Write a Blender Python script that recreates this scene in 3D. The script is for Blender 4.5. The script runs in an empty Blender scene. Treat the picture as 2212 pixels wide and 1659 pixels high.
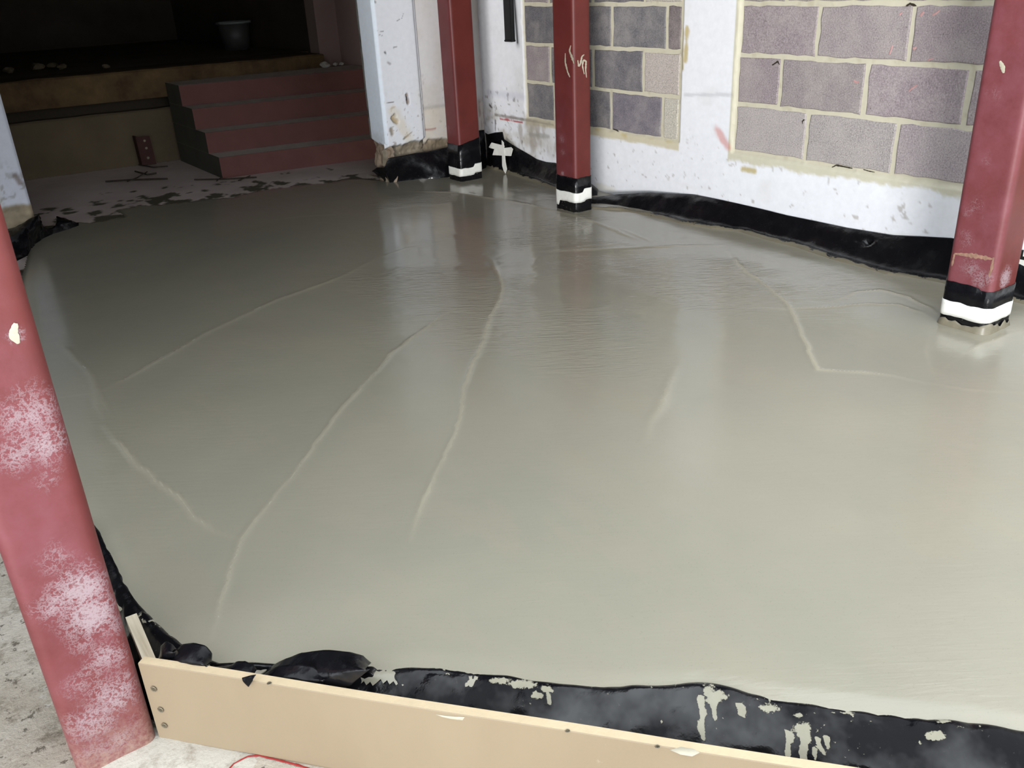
import bpy, bmesh, math, random
import numpy as np
from mathutils import Vector, Matrix, noise as mn
random.seed(7)
sc = bpy.context.scene
# ------------------------------------------------------------------ camera
CX, CY, F, PITCH, ROLL, AZ, H = 1106.0, 829.5, 1908.75, 0.43548604, -0.05017069, 0.6038406, 1.22
def ray(u, v):
    x, y = u-CX, -(v-CY); cr, sr = math.cos(ROLL), math.sin(ROLL)
    x, y = cr*x-sr*y, sr*x+cr*y
    cp, sp = math.cos(PITCH), math.sin(PITCH)
    a = (x, F*cp+y*sp, -F*sp+y*cp)
    ca, sa = math.cos(AZ), math.sin(AZ)
    return Vector((a[0]*ca+a[1]*sa, -a[0]*sa+a[1]*ca, a[2]))
O = Vector((0, 0, H))
def at(u, v, ax=2, val=0.0):
    a = ray(u, v); return O+a*((val-O[ax])/a[ax])
def atp(u, v, p0, n):
    a = ray(u, v); return O+a*((Vector(p0)-O).dot(n)/a.dot(n))
c0 = ray(CX, CY)
rt = (ray(CX+1, CY)-c0).normalized(); upv = (ray(CX, CY-1)-c0).normalized(); bk = -c0.normalized()
cam = bpy.data.objects.new('camera', bpy.data.cameras.new('camera')); sc.collection.objects.link(cam)
cam.matrix_world = Matrix(((rt.x, upv.x, bk.x, 0), (rt.y, upv.y, bk.y, 0), (rt.z, upv.z, bk.z, H), (0, 0, 0, 1)))
cam.data.sensor_width = 36; cam.data.lens = F/2212*36; cam.data.clip_start = .02
sc.camera = cam
# ------------------------------------------------------------------ light: overcast sky through the open front and side, plus an added low sun
w = bpy.data.worlds.new('sky'); sc.world = w; w.use_nodes = True
bg = w.node_tree.nodes['Background']; bg.inputs[0].default_value = (.90, .955, 1.0, 1); bg.inputs[1].default_value = 1.2
sc.view_settings.view_transform = 'Standard'; sc.view_settings.look = 'None'
sc.view_settings.gamma = 1; sc.view_settings.use_curve_mapping = False
sc.view_settings.exposure = 1.38
sl_ = bpy.data.lights.new('added_low_sun', 'SUN'); sl_.energy = 1.5; sl_.angle = math.radians(16); sl_.color = (1.0, .985, .96)
so = bpy.data.objects.new('added_low_sun', sl_); sc.collection.objects.link(so)
so.rotation_euler = Vector((.73, .68, -.012)).to_track_quat('-Z', 'Y').to_euler()  # soft low sun added to brighten the walls without lighting the floor
# ------------------------------------------------------------------ helpers
def lin(r, g, b):
    f = lambda c: (c/255/12.92) if c/255 <= .04045 else ((c/255+.055)/1.055)**2.4
    return (f(r), f(g), f(b), 1)
def hsh(i, j, s):
    n = (i*374761393+j*668265263+s*974634777) & 0xffffffff
    n = ((n ^ (n >> 13))*1274126177) & 0xffffffff
    return ((n ^ (n >> 16)) & 0xffff)/65535.0
def vn(x, y, s=0):
    x = np.asarray(x, float); y = np.asarray(y, float)
    i = np.floor(x).astype(np.int64); j = np.floor(y).astype(np.int64); fx = x-i; fy = y-j
    fx = fx*fx*(3-2*fx); fy = fy*fy*(3-2*fy)
    a = hsh(i, j, s); b = hsh(i+1, j, s); c = hsh(i, j+1, s); d = hsh(i+1, j+1, s)
    return (a*(1-fx)+b*fx)*(1-fy)+(c*(1-fx)+d*fx)*fy
def fbm(x, y, s=0, o=4):
    t = 0; a = .5; n = 0
    for k in range(o):
        t = t+a*vn(x*2**k, y*2**k, s+k); n += a; a *= .55
    return t/n
def sm(a, b, x):
    t = np.clip((x-a)/(b-a), 0, 1); return t*t*(3-2*t)
def link(name, me, m, parent=None):
    o = bpy.data.objects.new(name, me); sc.collection.objects.link(o)
    if m: me.materials.append(m)
    if parent: o.parent = parent
    return o
def mesh(name, vs, fs, m, parent=None, smooth=False, cols=None, attrs=None):
    me = bpy.data.meshes.new(name); me.from_pydata([tuple(v) for v in vs], [], fs); me.update()
    if smooth: me.polygons.foreach_set('use_smooth', [True]*len(me.polygons))
    if cols is not None:
        a = me.color_attributes.new('tint', 'FLOAT_COLOR', 'POINT')
        a.data.foreach_set('color', np.asarray(cols, np.float32).ravel())
    for k, v in (attrs or {}).items():
        a = me.attributes.new(k, 'FLOAT', 'POINT'); a.data.foreach_set('value', np.asarray(v, np.float32).ravel())
    return link(name, me, m, parent)
def box(name, lo, hi, m, parent=None, bev=0.0):
    x0, y0, z0 = lo; x1, y1, z1 = hi
    bm = bmesh.new(); bmesh.ops.create_cube(bm, size=1)
    for v in bm.verts: v.co = Vector(((x0+x1)/2+v.co.x*(x1-x0), (y0+y1)/2+v.co.y*(y1-y0), (z0+z1)/2+v.co.z*(z1-z0)))
    if bev: bmesh.ops.bevel(bm, geom=bm.edges[:], offset=bev, segments=2, affect='EDGES')
    me = bpy.data.meshes.new(name); bm.to_mesh(me); bm.free()
    return link(name, me, m, parent)
def empty(name, loc):
    o = bpy.data.objects.new(name, None); sc.collection.objects.link(o); o.location = loc; o.empty_display_size = .1
    bpy.context.view_layer.update(); return o
def adopt(o, p):
    o.parent = p; o.matrix_parent_inverse = Matrix.Translation(-p.location); return o
def tag(o, label, cat, group=None):
    o['label'] = label; o['category'] = cat
    if group: o['group'] = group
    return o
def struct(o): o['kind'] = 'structure'; return o
def solid(o, t, off=0):
    s = o.modifiers.new('thickness', 'SOLIDIFY'); s.thickness = t; s.offset = off; return o
# ------------------------------------------------------------------ materials
class MT:
    def __init__(s, name, rough=.8, spec=.5):
        s.m = bpy.data.materials.new(name); s.m.use_nodes = True; s.t = s.m.node_tree
        s.b = s.t.nodes['Principled BSDF']; s.b.inputs['Roughness'].default_value = rough
        s.b.inputs['Specular IOR Level'].default_value = spec; s.N = s.t.nodes.new; s.L = s.t.links.new
        s.geo = s.N('ShaderNodeNewGeometry'); s.pos = s.geo.outputs['Position']
    def noise(s, scale, detail=4, rough=.6, stretch=None):
        n = s.N('ShaderNodeTexNoise'); n.inputs['Scale'].default_value = scale
        n.inputs['Detail'].default_value = detail; n.inputs['Roughness'].default_value = rough
        if stretch:
            mp = s.N('ShaderNodeMapping'); mp.inputs['Scale'].default_value = stretch; s.L(s.pos, mp.inputs[0]); s.L(mp.outputs[0], n.inputs['Vector'])
        else: s.L(s.pos, n.inputs['Vector'])
        return n.outputs['Fac']
    def ramp(s, x, a, b, ca=0.0, cb=1.0):
        n = s.N('ShaderNodeMapRange'); n.inputs[1].default_value = a; n.inputs[2].default_value = b
        n.inputs[3].default_value = ca; n.inputs[4].default_value = cb; s.L(x, n.inputs[0]); return n.outputs[0]
    def mix(s, f, a, b, mode='MIX'):
        n = s.N('ShaderNodeMix'); n.data_type = 'RGBA'; n.blend_type = mode
        for k, v in ((0, f), (6, a), (7, b)):
            if isinstance(v, (tuple, float, int)): n.inputs[k].default_value = v
            else: s.L(v, n.inputs[k])
        return n.outputs[2]
    def math(s, op, a, b):
        n = s.N('ShaderNodeMath'); n.operation = op
        for k, v in ((0, a), (1, b)):
            if isinstance(v, (float, int)): n.inputs[k].default_value = v
            else: s.L(v, n.inputs[k])
        return n.outputs[0]
    def attr(s, name, col=False):
        n = s.N('ShaderNodeAttribute'); n.attribute_name = name; return n.outputs['Color' if col else 'Fac']
    def color(s, c): 
        if isinstance(c, tuple): s.b.inputs['Base Color'].default_value = c
        else: s.L(c, s.b.inputs['Base Color'])
    def rough(s, x): s.L(x, s.b.inputs['Roughness'])
    def bump(s, x, strength=.3, dist=.003):
        n = s.N('ShaderNodeBump'); n.inputs['Strength'].default_value = strength; n.inputs['Distance'].default_value = dist
        s.L(x, n.inputs['Height'])
        if s.b.inputs['Normal'].is_linked: s.L(s.b.inputs['Normal'].links[0].from_socket, n.inputs['Normal'])
        s.L(n.outputs[0], s.b.inputs['Normal'])
def simple(name, c, rough=.8, var=.12, scale=8, bump=.15, spec=.4, bs=60, bd=.002):
    t = MT(name, rough, spec)
    n = t.noise(scale, 5)
    d = tuple(x*(1-var) for x in c[:3])+(1,); e = tuple(min(1, x*(1+var)) for x in c[:3])+(1,)
    t.color(t.mix(t.ramp(n, .3, .7), d, e))
    if bump: t.bump(t.noise(bs, 4), bump, bd)
    return t.m
M = {}
# painted plaster: colour comes from the wall's own map of stains and painted shade
t = MT('wall_plaster', .62, .35)
t.color(t.mix(1.0, t.attr('tint', True), t.mix(t.ramp(t.noise(30, 5), .3, .7), (.93, .93, .93, 1), (1, 1, 1, 1)), 'MULTIPLY'))
t.bump(t.noise(14, 5), .25, .004); t.bump(t.noise(120, 3), .15, .001); M['plaster'] = t.m
# concrete block
t = MT('concrete_block', .93, .2)
n1 = t.noise(170, 5, .75); n2 = t.noise(9, 4)
base = t.attr('tint', True)
c = t.mix(t.ramp(n1, .34, .66), (.55, .55, .56, 1), (1.3, 1.3, 1.31, 1)); c = t.mix(1.0, base, c, 'MULTIPLY')
c = t.mix(t.ramp(n2, .40, .72, 0, .30), c, lin(205, 198, 192))
pit = t.ramp(t.noise(75, 4, .8), .29, .34, 1, 0)
c = t.mix(pit, c, lin(70, 66, 64)); t.color(c); t.bump(n1, .8, .004); t.bump(t.ramp(t.noise(75, 4, .8), .29, .38), .5, .004); M['block'] = t.m
# wet screed
t = MT('wet_screed', .25, .5)
rg = t.attr('ridge'); n = t.noise(1.1, 5); nf = t.noise(260, 3)
c = t.mix(t.ramp(n, .3, .7), lin(143, 140, 126), lin(153, 148, 132))
c = t.mix(t.ramp(t.noise(5, 6, .7, (1, .35, 1)), .5, .75, 0, .35), c, lin(156, 146, 128))
c = t.mix(t.math('MULTIPLY', rg, .6), c, lin(182, 174, 152))
c = t.mix(t.ramp(nf, .62, .72, 0, .25), c, lin(104, 100, 88)); t.color(c)
gl = t.attr('gloss')
r = t.ramp(gl, 0, 1, .20, .09)
r = t.math('ADD', r, t.ramp(t.noise(16, 4, .65, (1, .5, 1)), .35, .7, -.03, .05)); r = t.math('ADD', r, t.math('MULTIPLY', rg, .25)); t.rough(r)
t.bump(t.noise(5, 3, .5, (1.0, .55, 1)), .12, .005)
t.bump(t.noise(42, 3, .55, (.5, 1.5, 1)), .10, .002); t.bump(nf, .06, .0005)
def dotp(v):
    n_ = t.N('ShaderNodeVectorMath'); n_.operation = 'DOT_PRODUCT'; t.L(t.pos, n_.inputs[0]); n_.inputs[1].default_value = v; return n_.outputs['Value']
cx_ = t.N('ShaderNodeCombineXYZ'); t.L(dotp((.82*7, -.57*7, 0)), cx_.inputs[0]); t.L(dotp((.57*42, .82*42, 0)), cx_.inputs[1])
rn = t.N('ShaderNodeTexNoise'); rn.inputs['Scale'].default_value = 1.6; rn.inputs['Detail'].default_value = 3; rn.inputs['Roughness'].default_value = .55; rn.inputs['Distortion'].default_value = .6; t.L(cx_.outputs[0], rn.inputs['Vector'])
t.bump(t.math('MULTIPLY', rn.outputs['Fac'], t.attr('ripple')), .9, .0045); M['screed'] = t.m
# cement splashed on things
M['cement'] = simple('cement_splash', lin(172, 166, 148), .6, .12, 30, .3)
M['mud'] = simple('wet_cement_mud', lin(118, 112, 96), .35, .12, 30, .3)
# concrete slab in front
t = MT('old_concrete', .9, .25)
n = t.noise(3.2, 6, .7); c = t.mix(t.ramp(n, .35, .65), lin(172, 162, 148), lin(200, 193, 182))
c = t.mix(t.ramp(t.noise(11, 6, .75), .53, .66, 0, .75), c, lin(118, 108, 92))
c = t.mix(t.ramp(t.noise(34, 4, .7), .58, .63, 0, .85), c, lin(92, 84, 74))
c = t.mix(t.ramp(t.noise(20, 5, .7), .60, .72, 0, .7), c, lin(205, 202, 194)); t.color(c)
t.bump(t.noise(38, 6, .75), .9, .008); t.bump(t.noise(160, 3), .4, .002); M['slab'] = t.m
t = MT('whitish_plaster_spill', .85, .3)
t.color(t.mix(t.ramp(t.noise(18, 6, .75), .5, .72), lin(190, 186, 176), lin(138, 128, 114))); t.bump(t.noise(50, 6, .7), .7, .005); M['spill'] = t.m
# floor of the passage
t = MT('dusty_floor_slab', .8, .3)
c = t.mix(t.ramp(t.noise(2.2, 5), .35, .65), lin(205, 190, 184), lin(226, 212, 206))
c = t.mix(t.attr('wet'), c, lin(96, 92, 76)); t.color(c); t.bump(t.noise(60, 4), .25, .003); M['passage'] = t.m
# black polythene
def plastic(name, cemc):
    t = MT(name, .24, .38)
    cem = t.ramp(t.math('ADD', t.attr('cem'), t.ramp(t.noise(70, 5, .7), .25, .75, -.35, .35)), .46, .54); sp = t.ramp(t.noise(95, 4, .7), .66, .70, 0, 1)
    mk = t.math('MAXIMUM', cem, t.math('MULTIPLY', sp, t.attr('spray')))
    col = t.mix(mk, lin(15, 15, 18), cemc); t.color(col)
    t.L(t.ramp(t.noise(6, 4, .6), .42, .66, .10, .6), t.b.inputs['Specular IOR Level'])
    t.rough(t.math('ADD', t.ramp(t.noise(14, 4), .35, .7, .15, .36), t.math('MULTIPLY', mk, .4)))
    t.bump(t.noise(22, 4, .55), .35, .008); t.bump(cem, .5, .003); return t.m
M['plastic'] = plastic('black_polythene', lin(150, 146, 130)); M['plastic_wall'] = plastic('black_polythene_muddy', lin(112, 106, 90))
M['tape_black'] = simple('black_tape', lin(26, 27, 29), .5, .2, 30, .2)
M['tape_white'] = simple('white_tape', lin(228, 228, 222), .45, .06, 40, .5, .5, 45, .003)
# red oxide steel
t = MT('red_oxide_paint', .5, .4)
wr = t.attr('wear'); fd = t.attr('fade'); gr = t.attr('grime')
c = t.mix(t.ramp(t.noise(7, 5, .65), .3, .7), lin(86, 30, 26), lin(100, 38, 32))
c = t.mix(t.math('MULTIPLY', fd, t.ramp(t.noise(13, 6, .7), .25, .7, .3, 1.0)), c, lin(122, 70, 78))
n = t.math('ADD', t.math('MULTIPLY', t.noise(22, 6, .7), .45), t.math('MULTIPLY', t.ramp(t.math('ABSOLUTE', t.math('SUBTRACT', t.noise(95, 4, .7), .5), 0.0), 0, .13, .8, .3), .55))

mk = t.ramp(t.math('ADD', n, t.math('MULTIPLY', wr, .52)), .78, 1.04, 0, .85)
c = t.mix(mk, c, lin(152, 136, 141))
c = t.mix(t.math('MULTIPLY', gr, t.ramp(t.noise(60, 6, .8), .35, .6)), c, lin(150, 124, 112)); t.color(c)
t.rough(t.ramp(mk, 0, 1, .48, .85)); t.bump(mk, .4, .002); t.bump(t.noise(45, 5, .7), .2, .002); M['red'] = t.m
# timber
t = MT('mdf_board', .55, .35)
c = t.mix(t.ramp(t.noise(3, 5, .6, (1, 1, .4)), .3, .7), lin(132, 118, 98), lin(141, 127, 106))
c = t.mix(t.ramp(t.noise(26, 4, .7), .68, .74, 0, .5), c, lin(165, 152, 132)); c = t.mix(t.ramp(t.noise(220, 2), .3, .7, 0, .12), c, lin(150, 125, 90)); t.color(c); t.bump(t.noise(200, 3), .1, .001); M['mdf'] = t.m
M['mdf_edge'] = simple('mdf_cut_edge', lin(190, 172, 142), .75, .06, 30, .3, .3, 150)
t = MT('sawn_timber', .8, .25)
c = t.mix(t.ramp(t.noise(60, 4, .6, (1, .05, 1)), .35, .65), lin(190, 176, 150), lin(222, 212, 190)); t.color(c); M['timber'] = t.m
M['screw'] = simple('dull_steel_screw', lin(120, 112, 95), .5, .25, 200, .2)
M['screw'].node_tree.nodes['Principled BSDF'].inputs['Metallic'].default_value = .6
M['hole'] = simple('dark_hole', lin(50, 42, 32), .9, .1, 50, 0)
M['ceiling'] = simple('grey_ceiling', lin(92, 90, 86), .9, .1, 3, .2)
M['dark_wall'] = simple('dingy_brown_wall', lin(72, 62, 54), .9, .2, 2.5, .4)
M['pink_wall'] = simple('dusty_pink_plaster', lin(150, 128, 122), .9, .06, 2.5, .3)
t = MT('stained_concrete_beam', .9, .2)
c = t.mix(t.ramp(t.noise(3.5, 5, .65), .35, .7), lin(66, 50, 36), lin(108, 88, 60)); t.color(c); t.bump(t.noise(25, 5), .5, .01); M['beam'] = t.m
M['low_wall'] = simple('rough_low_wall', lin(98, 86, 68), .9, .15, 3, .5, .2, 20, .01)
M['riser'] = simple('red_brown_riser', lin(104, 66, 60), .75, .1, 9, .2)
M['tread'] = simple('grey_tread', lin(205, 198, 188), .85, .1, 9, .3)
M['step_side'] = simple('grey_step_side', lin(86, 84, 76), .9, .14, 6, .4)
M['core'] = simple('broken_masonry', lin(150, 134, 112), .95, .35, 16, .9, .2, 30, .02)
M['rust'] = simple('rusty_steel', lin(66, 38, 32), .8, .2, 30, .3)
M['bar'] = simple('dark_rebar', lin(58, 50, 42), .8, .2, 50, .3)
M['bucket'] = simple('dark_bucket_plastic', lin(70, 68, 66), .5, .2, 10, .1)
M['bucket_rim'] = simple('pale_bucket_rim', lin(120, 122, 120), .5, .1, 10, .1)
M['pipe'] = simple('black_pipe_plastic', lin(16, 16, 18), .4, .1, 10, .1)
M['debris'] = simple('pale_rubble', lin(190, 186, 178), .9, .12, 40, .5)
# ------------------------------------------------------------------ setting: ground
CE = 1.97
struct(box('floor', (-14, -14, -.35), (14, 5.5, -.143), M['slab']))
# passage slab with wet splashes near the screed's far edge
far = [at(*p) for p in [(60, 500), (110, 492), (165, 478), (192, 480), (269, 467), (254, 455), (300, 443), (334, 442), (407, 434), (507, 423), (560, 410), (622, 403), (700, 393), (769, 385), (815, 389), (860, 392)]]
fx = np.array([p.x for p in far]); fy = np.array([p.y for p in far])
def grid(x0, x1, nx, y0, y1, ny):
    X, Y = np.meshgrid(np.linspace(x0, x1, nx), np.linspace(y0, y1, ny)); return X, Y
def gfaces(nx, ny, keep=None):
    i = np.arange(ny-1)[:, None]*nx+np.arange(nx-1)[None]; q = np.stack([i, i+1, i+1+nx, i+nx], -1)
    return (q[keep] if keep is not None else q.reshape(-1, 4)).tolist()
X, Y = grid(-1.5, 3.45, 330, 5.25, 7.6, 200)
d = Y-np.interp(X, fx, fy)
spl = sm(.66, .72, fbm(X*11, Y*9, 5)+.22*np.exp(-np.clip(d, 0, 9)/.16)-.05*(d > .75)-.2*sm(.5, .8, d))
Zp = np.full_like(X, .0)+.002*(fbm(X*8, Y*8, 9)-.5)
o = mesh('floor', np.stack([X, Y, Zp], -1).reshape(-1, 3), gfaces(330, 200), M['passage'], smooth=True, attrs={'wet': spl}); struct(solid(o, .1, -1))
# ------------------------------------------------------------------ the wet screed
left_edge = [Vector((.60, 5.45, 0)), Vector((.56, 5.25, 0)), Vector((.42, 4.6, 0)), Vector((.28, 3.6, 0)), Vector((.18, 2.6, 0))]
fpx = [(240, 1220), (270, 1280), (305, 1330), (350, 1375), (400, 1410), (470, 1440), (560, 1440), (700, 1448), (810, 1451), (880, 1450), (960, 1452), (1080, 1466), (1200, 1486), (1300, 1495), (1420, 1490), (1518, 1485), (1620, 1508), (1700, 1524), (1800, 1537), (1900, 1552), (2010, 1566), (2120, 1578), (2212, 1590)]
front_edge = [at(*p) for p in fpx]+[Vector((1.55, .15, 0)), Vector((1.95, -.2, 0)), Vector((2.3, -.5, 0))]
EDGE = left_edge+front_edge
poly = [(p.x, p.y) for p in EDGE]+[(3.6, -.5), (3.6, 6.2), (.6, 6.2)]
def pip(X, Y, P):
    ins = np.zeros(X.shape, bool); n = len(P)
    for i in range(n):
        (xa, ya), (xb, yb) = P[i], P[(i+1) % n]
        if ya == yb: continue
        c = ((ya > Y) != (yb > Y)) & (X < (xb-xa)*(Y-ya)/(yb-ya)+xa); ins ^= c
    return ins
def pdist(X, Y, L):
    D = np.full(X.shape, 9.0)
    for (xa, ya), (xb, yb) in zip(L[:-1], L[1:]):
        dx, dy = xb-xa, yb-ya; t = np.clip(((X-xa)*dx+(Y-ya)*dy)/(dx*dx+dy*dy+1e-12), 0, 1)
        D = np.minimum(D, np.hypot(X-xa-t*dx, Y-ya-t*dy))
    return D
NX, NY = 380, 720
X, Y = grid(.08, 3.50, NX, -.45, 6.05, NY)
ins = pip(X, Y, poly); D = pdist(X, Y, [(p.x, p.y) for p in EDGE]); sd = np.where(ins, D, -D)
ridges = [  # flow lines in the poured surface: points, width, height, strength
 ([(1060,560),(1075,590),(1086,625),(1080,650),(1060,685),(1045,740),(1015,800),(1003,850),(990,930),(960,1000),(930,1050),(905,1110),(885,1170)], 1.0, 1.0, .9),
 ([(985,668),(950,685),(910,720),(850,765),(790,830),(740,885),(690,950),(640,1020),(590,1085),(540,1150),(522,1172),(505,1220),(480,1290),(465,1350),(458,1385)], 1.0, .8, .7),
 ([(230,920),(260,965),(300,1010),(350,1050),(400,1085),(415,1120),(470,1155),(522,1172)], 1.0, .9, .9),
 ([(820,558),(880,540),(960,525)], 1.0, .7, .6), ([(820,555),(760,590),(700,615),(600,650),(450,720),(330,790),(200,860)], 1.6, .6, .4),
 ([(1150,547),(1300,541),(1430,535),(1560,532)], 1.2, 1.0, .7),
 ([(1570,545),(1610,590),(1660,625),(1700,660),(1725,710),(1745,760),(1765,803),(1850,808),(1930,815),(1990,828)], 1.1, 1.3, 1.0),
 ([(1990,828),(2100,845),(2212,855)], 1.0, .5, .4), ([(2020,826),(2000,760),(2010,720)], 1.0, .3, .3),
 ([(880,415),(980,418),(1060,430),(1150,445),(1250,470),(1340,505),(1385,522)], 1.4, .7, .7), ([(1385,522),(1330,530),(1150,547)], 1.3, .5, .5),
 ([(1600,665),(1700,672),(1800,668),(1870,660),(1940,662),(1990,680),(2020,695)], 1.1, .8, .6), ([(1780,660),(1860,632),(1900,630),(1960,645),(2010,670),(2040,700)], 1.1, .8, .6),
 ([(1470,780),(1440,850),(1410,910),(1395,960)], 2.2, .6, .45), ([(120,740),(190,800),(240,900)], 1.3, .6, .3), ([(985,668),(1060,668)], 1, .5, .4), ([(130,862),(200,850),(225,905)], 1.4, .7, .5),
 ([(1300,490),(1350,500),(1440,540)], 1.2, .6, .5), ([(560,480),(640,470),(760,462)], 2, .3, .15), ([(2040,800),(2120,745),(2212,715)], 1.2, .5, .35)]
Rg = np.zeros_like(X); Zr = np.zeros_like(X)
wob = .018*(fbm(X*14, Y*14, 31)-.5); wob2 = .018*(fbm(X*14, Y*14, 41)-.5)
for pts, wd, hh, st in ridges:
    L = [(at(*p).x, at(*p).y) for p in pts]
    x0, x1 = min(a for a, b in L)-.3, max(a for a, b in L)+.3; y0, y1 = min(b for a, b in L)-.3, max(b for a, b in L)+.3
    s = (X > x0) & (X < x1) & (Y > y0) & (Y < y1)
    dd = pdist(X[s]+wob[s], Y[s]+wob2[s], L); dist = np.hypot(X[s], Y[s]); wv = np.maximum(.006, wd*(.0032+.0014*dist))
    de = np.minimum(np.hypot(X[s]-L[0][0], Y[s]-L[0][1]), np.hypot(X[s]-L[-1][0], Y[s]-L[-1][1])); g = np.exp(-(dd/wv)**2)*(.2+.8*sm(0, .22, de)); k = .45+.9*fbm(X[s]*6, Y[s]*6, 77, 2)
    Rg[s] = np.maximum(Rg[s], g*st*k); Zr[s] = np.maximum(Zr[s], g*.0028*hh*k)
    Zr[s] += .0012*hh*np.exp(-(dd/.07)**2)*sm(0, .3, de)
Z = .006+Zr+.0035*(fbm(X*1.8, Y*1.8, 3, 3)-.5)+.0008*(fbm(X*18, Y*9, 13, 3)-.5)
rm = sm(2.0, 2.5, Y)*sm(4.2, 3.4, Y)*sm(1.3, 1.8, X)*sm(3.2, 2.9, X)
Z = Z+.0009*rm*(fbm(X*16+Y*5, Y*42-X*10, 91, 2)-.5)*sm(.35, .6, fbm(X*2.5, Y*2.5, 92))
Z = Z-.014*sm(.0, -.03, sd)-.004*sm(.05, .0, sd)
dfar = Y-np.interp(X, fx, fy)
Z = np.where((X > .6) & (X < 2.72) & (Y > 5.2), Z-.022*sm(-.10, .10, dfar+.13*(fbm(X*9, Y*6, 55)-.5)), Z)
gl = sm(.35, .65, fbm(X*1.3, Y*1.1, 21))*.6+.4*sm(1.0, 2.2, X); gl = np.clip(gl*(.35+.65*sm(1.2, 2.6, Y)), 0, 1)
rip = .10+.9*sm(1.7, 2.4, Y)*sm(4.0, 3.3, Y)*sm(1.2, 1.8, X)*sm(3.3, 3.0, X)*sm(.32, .58, fbm(X*2.2, Y*2.2, 92))+.5*sm(3.9, 4.2, Y)*sm(5.0, 4.7, Y)*sm(2.0, 2.4, X)*sm(.4, .6, fbm(X*3, Y*3, 96))
keep = (sd > -.028)[:-1, :-1] & (sd > -.028)[1:, 1:] & ((dfar < .22) | (X < .6) | (Y < 5.4))[:-1, :-1]
screed = struct(mesh('floor', np.stack([X, Y, Z], -1).reshape(-1, 3), gfaces(NX, NY, keep), M['screed'], smooth=True, attrs={'ridge': Rg, 'gloss': gl, 'ripple': rip}))
# ------------------------------------------------------------------ relief walls
def wallgrid(name, us, vs, place, fn, m=None):
    U, V = np.meshgrid(us, vs); depth, col = fn(U, V)
    P = place(U, V, depth); return struct(mesh(name, P.reshape(-1, 3), gfaces(len(us), len(vs)), m or M['plaster'], smooth=True, cols=col))
def axis(pts):
    out = []
    for a, b, s in pts: out += list(np.arange(a, b, s))
    out.append(pts[-1][1]); return np.array(out)
def C4(shape, rgb): 
    c = np.ones(shape+(4,)); c[..., :3] = lin(*rgb)[:3]; return c
def blend(c, k, rgb): c[..., :3] = c[..., :3]*(1-k[..., None])+np.array(lin(*rgb)[:3])*k[..., None]; return c
XW = 3.487
def yz(px): p = at(px[0], px[1], 0, XW); return p.y, p.z
def smear(U, V, pa, pb, w, seed=1, conv=yz, rag=.5):
    a, b = conv(pa), conv(pb); dd = pdist(U, V, [a, b]); return sm(1.0, .2, dd/w+rag*(fbm(U*22, V*22, seed)-.5)*2)
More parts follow.
